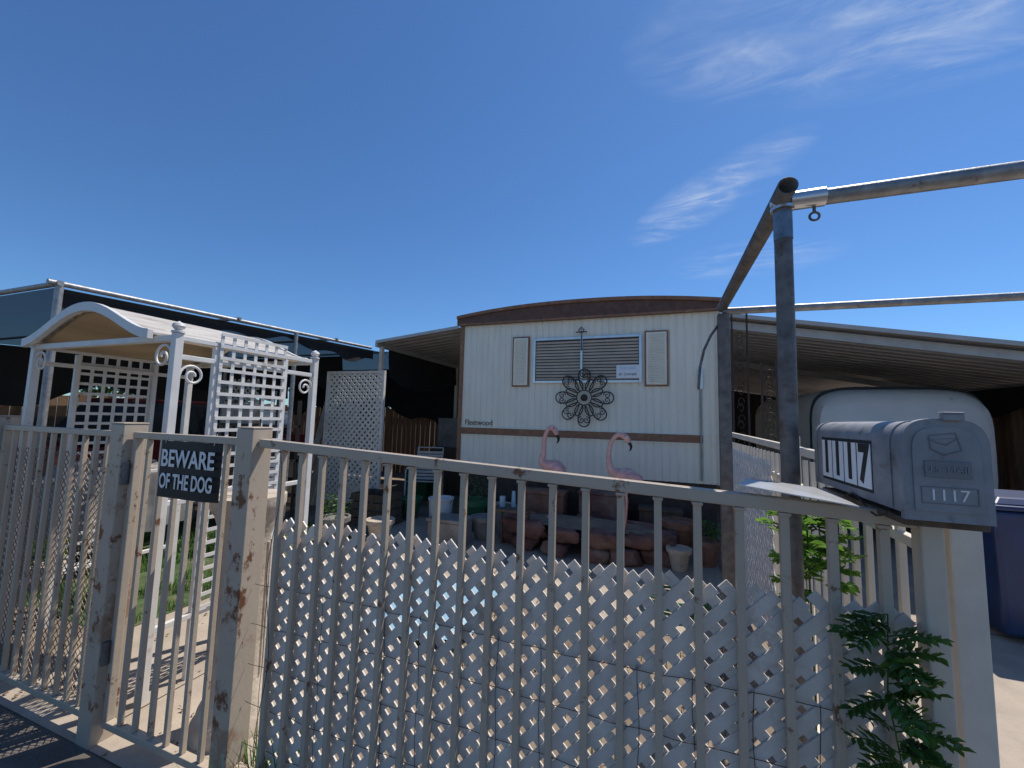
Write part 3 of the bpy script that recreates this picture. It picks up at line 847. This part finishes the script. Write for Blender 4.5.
def chair(s,t,ang,mat):
    g=group('patio_chair'); rot=Matrix.Rotation(ang,4,'Z'); T=Matrix.Translation((s,t,0.006))
    def C(x,y,z): return tuple(T@rot@Vector((x,y,z)))
    paths=[]
    for x in (-0.26,0.26):
        paths.append([C(x,-0.25,0),C(x,-0.25,0.60),C(x,-0.2,0.64),C(x,0.2,0.63),C(x,0.25,0.60),C(x,0.30,0)])
        paths.append([C(x*0.88,-0.24,0.42),C(x*0.88,0.2,0.38),C(x*0.88,0.36,0.95)])
    paths.append([C(-0.23,0.36,0.95),C(0.23,0.36,0.95)])
    curve('frame',paths,0.012,mat,g)
    mb=MB()
    for i in range(8):
        y=-0.2+0.055*i; mb.box(C(0,y,0.425-0.06*(i/8)),(0.44,0.04,0.008),rot.to_3x3())
    for i in range(9):
        u=i/9; mb.box(C(0,0.21+0.14*u,0.42+0.5*u),(0.44,0.008,0.042),rot.to_3x3())
    mb.obj('slats',mat,g)
chair(-4.35,3.35,0.5,m_white); chair(-5.3,3.6,2.2,m_tarpg)
chair(-6.9,3.2,-0.6,m_white); chair(-3.75,6.1,0.3,m_white)
pot(-3.6,3.9,0.0,0.17,0.3,m_tarpg,m_leafd); pot(-4.75,1.95,0.0,0.13,0.22,m_stone,m_leafd); pot(-3.1,4.1,0.0,0.16,0.28,m_stone)
pot(-6.2,2.4,0.0,0.2,0.36,m_stone,m_leafl); pot(-6.0,3.3,0.0,0.2,0.5,m_terra,m_leafl)
g=group('storage_shelf'); mb=MB()
for z in (0.3,0.8,1.3): mb.bb((-6.4,4.2,z),(-5.0,4.6,z+0.03))
for x in (-6.4,-5.04):
    for y in (4.2,4.56): mb.bb((x,y,0),(x+0.04,y+0.04,1.7))
mb.obj('frame',m_wood,g)
for i,(x,z,w,h,mt) in enumerate([(-6.2,0.335,0.4,0.3,m_tarpg),(-5.7,0.335,0.45,0.35,m_terra),(-6.1,0.835,0.35,0.28,m_white),(-5.5,0.835,0.5,0.3,m_tarpg),(-5.9,1.335,0.6,0.3,m_stone),(-5.25,1.335,0.25,0.2,m_white)]):
    mb=MB(); mb.bb((x-w/2,4.24,z),(x+w/2,4.55,z+h*0.85)); mb.bb((x-w/2-0.01,4.23,z+h*0.851),(x+w/2+0.01,4.56,z+h)); mb.obj('storage_tub_%d'%i,mt,g,bevel=0.012)
g=group('leaning_boards'); mb=MB()
for i in range(5): mb.bar((-5.0-0.16*i,5.3,0),(-5.1-0.17*i,5.9,1.7+0.1*math.sin(i*2.2)),0.13,0.02,(0,1,0))
mb.obj('boards',m_stone,g)
g=group('step_ladder'); mb=MB()
for x in (-6.75,-6.35): mb.bar((x,4.9,0),(x+ (0.04 if x<-6.5 else -0.04),5.3,1.9),0.05,0.02)
for k in range(6): mb.bar((-6.74+0.006*k,4.95+0.063*k,0.25+0.3*k),(-6.36-0.006*k,4.95+0.063*k,0.25+0.3*k),0.06,0.02)
mb.obj('rails_and_rungs',m_alu,g)
g=group('stacked_furniture')
for (a,b,mt) in [((-4.3,7.2,0),(-3.6,7.8,0.9),m_wood),((-4.2,7.25,0.902),(-3.7,7.7,1.5),m_tarpg),((-3.5,8.4,0),(-3.05,9,1.2),m_terra),((-4.35,6.4,0),(-3.9,6.8,0.6),m_green)]:
    MB().bb(a,b).obj('crate',mt,g,bevel=0.02)

# ------------------------------------------------------------------ grass
def grass(name,x0,x1,y0,y1,n,h,mat=m_grass):
    mb=MB()
    for i in range(n):
        x=R.uniform(x0,x1); y=R.uniform(y0,y1)
        if noise.noise(Vector((x*2,y*2,0)))<-0.15: continue
        a=R.uniform(0,6.28); hh=h*R.uniform(0.4,1.2); w=0.004; ln=R.uniform(0.1,0.6)*hh
        dx,dy=math.cos(a),math.sin(a)
        mb.add([(x-dy*w,y+dx*w,0),(x+dy*w,y-dx*w,0),(x+dx*ln*0.4+dy*w*.7,y+dy*ln*0.4-dx*w*.7,hh*0.6),(x+dx*ln*0.4-dy*w*.7,y+dy*ln*0.4+dx*w*.7,hh*0.6),(x+dx*ln,y+dy*ln,hh)],[(0,1,2,3),(3,2,4)])
    return mb.obj(name,mat,recalc=False)
grass('grass',-6.0,-3.43,1.8,4.35,15000,0.08)
grass('weeds',-1.52,-1.25,1.1,1.45,420,0.26)
grass('dry_grass',-1.3,0.5,1.3,3.1,900,0.07,M('dry_grass',(0.22,0.19,0.08),0.7,0,0.3,8,trans=0.2))
mb=MB()
for i in range(900):
    x=R.uniform(-3.5,0.6); y=R.uniform(0.6,4.2); a=R.uniform(0,6.28); l=R.uniform(0.01,0.03)
    mb.add([(x,y,0.012),(x+l*math.cos(a),y+l*math.sin(a),0.014),(x+l*math.cos(a+0.7),y+l*math.sin(a+0.7),0.02)],[(0,1,2)])
mb.obj('leaf_litter',M('dry_leaves',(0.16,0.10,0.05),0.8),recalc=False)

# ------------------------------------------------------------------ compound-leaf plant on the fence
def frond(mb,stem,p,d,L_,leaf=0.03,n=7):
    p=Vector(p); d=Vector(d).normalized()
    side=d.cross(Vector((0,0,1))).normalized(); path=[]
    for i in range(n+1):
        u=i/n; q=p+d*L_*u+Vector((0,0,-0.35*L_*u*u)); path.append(q)
        if i>0:
            for sg in ((-1,1) if i<n else (-1,1,0)):
                ld=(side*sg+d*(0.55 if sg else 1)+Vector((0,0,R.uniform(-0.3,0.1)))).normalized(); l=leaf*(1.1-0.5*abs(u-0.45))*R.uniform(0.8,1.2)
                w=(d if sg else side)*l*0.25; up_=Vector((0,0,0.06*l))
                mb.add([q,q+ld*l*0.3+w*0.9+up_,q+ld*l*0.65+w*0.85+up_,q+ld*l+Vector((0,0,-0.15*l)),q+ld*l*0.65-w*0.85+up_,q+ld*l*0.3-w*0.9+up_],[(0,1,2,3),(0,3,4,5)])
    stem.append([tuple(x) for x in path])
g=group('climbing_plant'); mb=MB(); st=[]
main=[(0.50,1.18,0.02),(0.505,1.175,0.3),(0.485,1.17,0.55),(0.50,1.165,0.75),(0.475,1.16,0.92),(0.485,1.165,1.09)]
st.append(main)
for i in range(40):
    u=R.uniform(0.50,1.0)*(len(main)-1); k=min(int(u),len(main)-2); f=u-k
    p=Vector(main[k]).lerp(Vector(main[k+1]),f); a=R.uniform(-3.3,0.2)
    frond(mb,st,p,(math.cos(a),math.sin(a)*0.5,R.uniform(-0.2,0.9)),R.uniform(0.06,0.105),0.034,6)
mb.obj('leaves',m_leafd,g,recalc=False); curve('stems',st,0.0015,m_leafd,g)
g=group('bush'); mb=MB(); st=[]
for i in range(46):
    p=(0.50+R.uniform(-.05,.05),1.72+R.uniform(-.12,.16),R.uniform(0.92,1.22)); a=R.uniform(0,6.28)
    frond(mb,st,p,(math.cos(a),math.sin(a),R.uniform(0,0.7)),R.uniform(0.06,0.10),0.045)
st.append([(0.50,1.72,0),(0.51,1.73,0.6),(0.50,1.72,1.2)])
mb.obj('leaves',m_leafl,g,recalc=False); curve('stems',st,0.003,m_leafd,g)

# ------------------------------------------------------------------ blue bin
g=group('blue_trash_bin')
bx,by=2.60,4.30
def tap(mb,c,b,t_,z0,z1):
    mb.add([(c[0]-b[0],c[1]-b[1],z0),(c[0]+b[0],c[1]-b[1],z0),(c[0]+b[0],c[1]+b[1],z0),(c[0]-b[0],c[1]+b[1],z0),
            (c[0]-t_[0],c[1]-t_[1],z1),(c[0]+t_[0],c[1]-t_[1],z1),(c[0]+t_[0],c[1]+t_[1],z1),(c[0]-t_[0],c[1]+t_[1],z1)],[(0,3,2,1),(4,5,6,7),(0,1,5,4),(1,2,6,5),(2,3,7,6),(3,0,4,7)])
mb=MB(); tap(mb,(bx,by),(0.25,0.27),(0.31,0.34),0.05,0.94); mb.obj('body',m_blue,g,bevel=0.03,seg=3)
mb=MB(); tap(mb,(bx,by),(0.335,0.365),(0.335,0.365),0.945,0.98); tap(mb,(bx,by),(0.30,0.33),(0.24,0.27),0.981,1.03); mb.obj('lid',m_blue,g,bevel=0.012)
mb=MB()
for s_ in (-0.26,0.26): mb.cyl((bx+s_-0.03,by+0.27,0.11),(bx+s_+0.03,by+0.27,0.11),0.11,20)
mb.obj('wheels',m_tyre,g)
MB().cyl((bx-0.28,by+0.39,0.93),(bx+0.28,by+0.39,0.93),0.015).obj('handle',m_blue,g)
text('stencil','CITY',0.11,(bx,by-0.325,0.62),m_num,g,ext=0.0005)

# ------------------------------------------------------------------ camper trailer
g=group('camper_trailer')
T0=6.5; c0=2.98
def sup(cx,cz,a,b,e,n=48):
    out=[]
    for i in range(n):
        th=2*math.pi*i/n; c_,s_=math.cos(th),math.sin(th)
        out.append((cx+a*math.copysign(abs(c_)**(2/e),c_),cz+b*math.copysign(abs(s_)**(2/e),s_)))
    return out
secs=[(T0,0.80,1.22,0.62),(T0+0.05,0.88,1.24,0.71),(T0+0.18,0.92,1.26,0.77),(T0+0.6,0.92,1.27,0.81),(T0+3.6,0.92,1.27,0.81),(T0+3.8,0.86,1.26,0.74)]
vs=[];fs=[]
for (t,a,cz,b) in secs: vs+=[(x,t,z) for x,z in sup(c0,cz,a,b,5)]
n=48
for j in range(len(secs)-1):
    for i in range(n): fs.append((j*n+i,j*n+(i+1)%n,(j+1)*n+(i+1)%n,(j+1)*n+i))
fs.append(tuple(range(n))); fs.append(tuple((len(secs)-1)*n+i for i in range(n)))
mb=MB(); mb.add(vs,fs); mb.obj('shell',m_rv,g,smooth='auto')
mb=MB(); mb.prism(sup(c0,1.30,0.60,0.22,6),'y',T0-0.02,T0-0.001); mb.obj('window_trim',m_alu,g)
mb=MB(); mb.prism(sup(c0,1.30,0.56,0.18,6),'y',T0-0.028,T0-0.021); mb.obj('front_window',m_glass,g)
mb=MB(); mb.prism(sup(c0,1.26,0.935,0.815,5),'y',T0+0.22,T0+0.26); mb.obj('edge_moulding',m_black,g,smooth='auto')
MB().bb((c0-0.70,T0-0.02,0.84),(c0+0.70,T0-0.001,0.93)).obj('stripe',m_brown,g)
mb=MB(); mb.bar((c0-0.7,T0+0.3,0.48),(c0,T0-1.1,0.48),0.06,0.08); mb.bar((c0+0.7,T0+0.3,0.48),(c0,T0-1.1,0.48),0.06,0.08); mb.bb((c0-0.85,T0+0.2,0.42),(c0+0.85,T0+3.6,0.5)); mb.cyl((c0,T0-1.0,0),(c0,T0-1.0,0.75),0.03)
mb.obj('tongue_and_frame',m_black,g)
MB().lathe((c0,T0-0.45,0.53),[(0.10,0),(0.16,0.05),(0.16,0.36),(0.08,0.44),(0.05,0.5)],20).obj('propane_tank',m_white,g,smooth='auto')
mb=MB()
for s_ in (-0.88,0.78):
    mb.cyl((c0+s_,T0+2.0,0.33),(c0+s_+0.16,T0+2.0,0.33),0.33,28)
mb.obj('wheels',m_tyre,g)

# ------------------------------------------------------------------ parked car (left, under shade)
g=group('parked_car')
cs,ct=-8.3,3.1
lower=[(0,0.35),(0.0,0.75),(0.12,0.92),(1.1,1.02),(3.9,1.05),(4.35,0.98),(4.45,0.7),(4.42,0.35)]
mb=MB(); mb.prism([(ct+a,b) for a,b in lower],'x',cs-0.88,cs+0.88); mb.obj('body',m_car,g,bevel=0.07,seg=4,smooth='auto')
vs=[]
for (t,z,w) in [(ct+0.35,1.0,0.80),(ct+0.75,1.62,0.66),(ct+3.0,1.64,0.66),(ct+3.75,1.02,0.80)]:
    vs+=[(cs-w,t,z),(cs+w,t,z)]
mb=MB(); mb.add(vs,[(0,1,3,2),(2,3,5,4),(4,5,7,6),(0,2,4,6),(1,7,5,3),(0,6,7,1)]); mb.obj('cabin_glass',m_glass,g,bevel=0.05,seg=3)
MB().bb((cs-0.62,ct+0.8,1.60),(cs+0.62,ct+2.95,1.68)).obj('roof_panel',m_car,g,bevel=0.03)
mb=MB(); mb2=MB()
for s_ in (-0.9,0.70):
    for t in (ct+0.85,ct+3.55):
        mb.cyl((cs+s_,t,0.33),(cs+s_+0.2,t,0.33),0.33,28); mb2.cyl((cs+s_-0.01,t,0.33),(cs+s_+0.21,t,0.33),0.19,20)
mb.obj('tyres',m_tyre,g); mb2.obj('rims',m_alu,g)
mb=MB()
for s_ in (-0.7,0.7): mb.box((cs+s_,ct-0.01,0.78),(0.28,0.06,0.13))
mb.obj('tail_lights',m_red,g,bevel=0.01)
MB().bb((cs-0.85,ct-0.08,0.40),(cs+0.85,ct+0.02,0.58)).obj('bumper',m_alu,g,bevel=0.03)

# ------------------------------------------------------------------ background
def tree(x,y,h,r,mat):
    g=group('tree'); mb=MB()
    top=(x+R.uniform(-.3,.3),y,h*0.55)
    mb.sweep([(x,y,0),(x+0.1,y,h*0.25),top],[0.22,0.17,0.12],10,4)
    cl=MB()
    for i in range(8):
        a=R.uniform(0,6.28); e=(x+r*0.75*math.cos(a),y+r*0.75*math.sin(a),h*R.uniform(0.6,0.95))
        mb.sweep([top,((top[0]+e[0])/2,(top[1]+e[1])/2,(top[2]+e[2])/2+0.2),e],[0.09,0.05,0.02],7,3)
        for c_ in range(4):
            q=Vector(e)+Vector((R.gauss(0,r*.25),R.gauss(0,r*.25),R.gauss(0,r*.18)))
            for k in range(90):
                d=Vector((R.gauss(0,1),R.gauss(0,1),R.gauss(0,0.7)))*r*0.15
                a_=Vector((R.gauss(0,1),R.gauss(0,1),R.gauss(0,1))).normalized(); b_=a_.cross(Vector((R.random(),R.random(),1))).normalized()
                p=q+d; l=R.uniform(0.08,0.16)
                cl.add([p-a_*l,p+b_*l*0.4,p+a_*l,p-b_*l*0.4],[(0,1,2,3)])
    mb.obj('trunk_and_limbs',m_bark,g,smooth=True); cl.obj('crown',mat,g,recalc=False)
tree(-17,12,3.4,1.7,m_leafd); tree(-14,8,3.2,1.5,m_leafd); tree(9,20,2.8,1.6,m_leafd)
g=group('neighbour_house')
MB().bb((-12,26,0),(-1,34,2.0)).obj('walls',m_bldg,g)
MB().prism([(-12.4,2.0),(-0.6,2.0),(-6.5,2.8)],'y',25.6,34.4).obj('roof',m_brown,g)
mb=MB(); mb.bb((-10,25.97,1),(-8.8,25.99,1.8)); mb.bb((-6,25.97,1),(-4.8,25.99,1.8)); mb.obj('windows',m_glass,g)

# ------------------------------------------------------------------ light, world
el,az_=math.radians(60),math.radians(32)
sd=Vector((math.sin(az_)*math.cos(el),math.cos(az_)*math.cos(el),math.sin(el)))
ld=bpy.data.lights.new('sun','SUN'); ld.energy=4.8; ld.angle=math.radians(0.5); ld.color=(1,0.94,0.86)
lo=bpy.data.objects.new('sun',ld); lo.rotation_euler=(-sd).to_track_quat('-Z','Y').to_euler(); COL.objects.link(lo)

w=bpy.data.worlds.new('World'); scene.world=w; w.use_nodes=True
nt=w.node_tree; N=nt.nodes; L=nt.links
bg=N['Background']; bg.inputs['Strength'].default_value=0.13
sky=N.new('ShaderNodeTexSky'); sky.sky_type='NISHITA'; sky.sun_disc=False; sky.sun_elevation=el; sky.sun_rotation=az_
sky.air_density=1.0; sky.dust_density=0.15; sky.ozone_density=4.0
tint=N.new('ShaderNodeMix'); tint.data_type='RGBA'; tint.blend_type='MULTIPLY'; tint.inputs[0].default_value=1.0
L.new(sky.outputs[0],tint.inputs[6]); tint.inputs[7].default_value=(0.50,0.73,0.95,1)
tc=N.new('ShaderNodeTexCoord'); sx=N.new('ShaderNodeSeparateXYZ'); L.new(tc.outputs['Generated'],sx.inputs[0])
def mth(op,a,b=None,c=None,clamp=False):
    n=N.new('ShaderNodeMath'); n.operation=op; n.use_clamp=clamp
    for i,v in enumerate((a,b,c)):
        if v is None: continue
        if isinstance(v,(int,float)): n.inputs[i].default_value=v
        else: L.new(v,n.inputs[i])
    return n.outputs[0]
zc=mth('MAXIMUM',sx.outputs[2],0.02)
px=mth('DIVIDE',sx.outputs[0],zc); py=mth('DIVIDE',sx.outputs[1],zc)
def blob(cx,cy,ang,ra,rb):
    dx=mth('SUBTRACT',px,cx); dy=mth('SUBTRACT',py,cy); ca,sa=math.cos(ang),math.sin(ang)
    u=mth('DIVIDE',mth('ADD',mth('MULTIPLY',dx,ca),mth('MULTIPLY',dy,sa)),ra)
    v=mth('DIVIDE',mth('SUBTRACT',mth('MULTIPLY',dy,ca),mth('MULTIPLY',dx,sa)),rb)
    d=mth('ADD',mth('MULTIPLY',u,u),mth('MULTIPLY',v,v))
    return mth('SUBTRACT',1.0,d,clamp=True)
m1=blob(0.20,1.90,math.radians(-53),0.52,0.20)
m2=blob(0.60,1.13,math.radians(8),0.70,0.32)
m3=blob(0.55,2.7,math.radians(0),0.5,0.35)
mask=mth('MAXIMUM',mth('MAXIMUM',m1,mth('MULTIPLY',m2,0.75)),mth('MULTIPLY',m3,0.5))
cb=N.new('ShaderNodeCombineXYZ'); L.new(px,cb.inputs[0]); L.new(py,cb.inputs[1])
def cloudnoise(ang,sc,scale,lo_,hi_,dist):
    mp=N.new('ShaderNodeMapping'); mp.inputs['Rotation'].default_value=(0,0,math.radians(ang)); mp.inputs['Scale'].default_value=sc
    L.new(cb.outputs[0],mp.inputs['Vector'])
    nz=N.new('ShaderNodeTexNoise'); nz.inputs['Scale'].default_value=scale; nz.inputs['Detail'].default_value=9; nz.inputs['Roughness'].default_value=0.6; nz.inputs['Distortion'].default_value=dist
    L.new(mp.outputs[0],nz.inputs['Vector'])
    mr=N.new('ShaderNodeMapRange'); mr.interpolation_type='SMOOTHSTEP'; mr.inputs['From Min'].default_value=lo_; mr.inputs['From Max'].default_value=hi_; L.new(nz.outputs['Fac'],mr.inputs['Value'])
    return mr.outputs[0]
c1=cloudnoise(40,(1.6,5.0,1),1.7,0.40,0.85,1.0); c2=cloudnoise(20,(1.0,1.6,1),2.2,0.32,0.75,0.6)
den=mth('ADD',mth('MULTIPLY',c1,0.65),mth('MULTIPLY',mth('MULTIPLY',c2,c2),0.35))
fac=mth('MULTIPLY',mth('MULTIPLY',den,mask),0.95,clamp=True)
mx=N.new('ShaderNodeMix'); mx.data_type='RGBA'; L.new(fac,mx.inputs[0]); L.new(tint.outputs[2],mx.inputs[6]); mx.inputs[7].default_value=(5.6,6.1,6.8,1)
L.new(mx.outputs[2],bg.inputs['Color'])

# ------------------------------------------------------------------ camera
yaw=math.radians(19.8); pit=math.radians(5.1); rl=math.radians(1.5)
fh=Vector((-math.sin(yaw),math.cos(yaw),0)); r0=Vector((math.cos(yaw),math.sin(yaw),0)); up=Vector((0,0,1))
f=fh*math.cos(pit)+up*math.sin(pit); u0=up*math.cos(pit)-fh*math.sin(pit)
rc=r0*math.cos(rl)+u0*math.sin(rl); uc=u0*math.cos(rl)-r0*math.sin(rl)
cam=bpy.data.cameras.new('camera'); cam.lens=14.06; cam.sensor_width=36; cam.clip_start=0.05; cam.clip_end=1500
co=bpy.data.objects.new('camera',cam); COL.objects.link(co)
m=Matrix((rc,uc,-f)).transposed().to_4x4(); m.translation=(0,0,1.5); co.matrix_world=m
scene.camera=co
scene.view_settings.view_transform='Standard'; scene.view_settings.look='None'; scene.view_settings.exposure=0
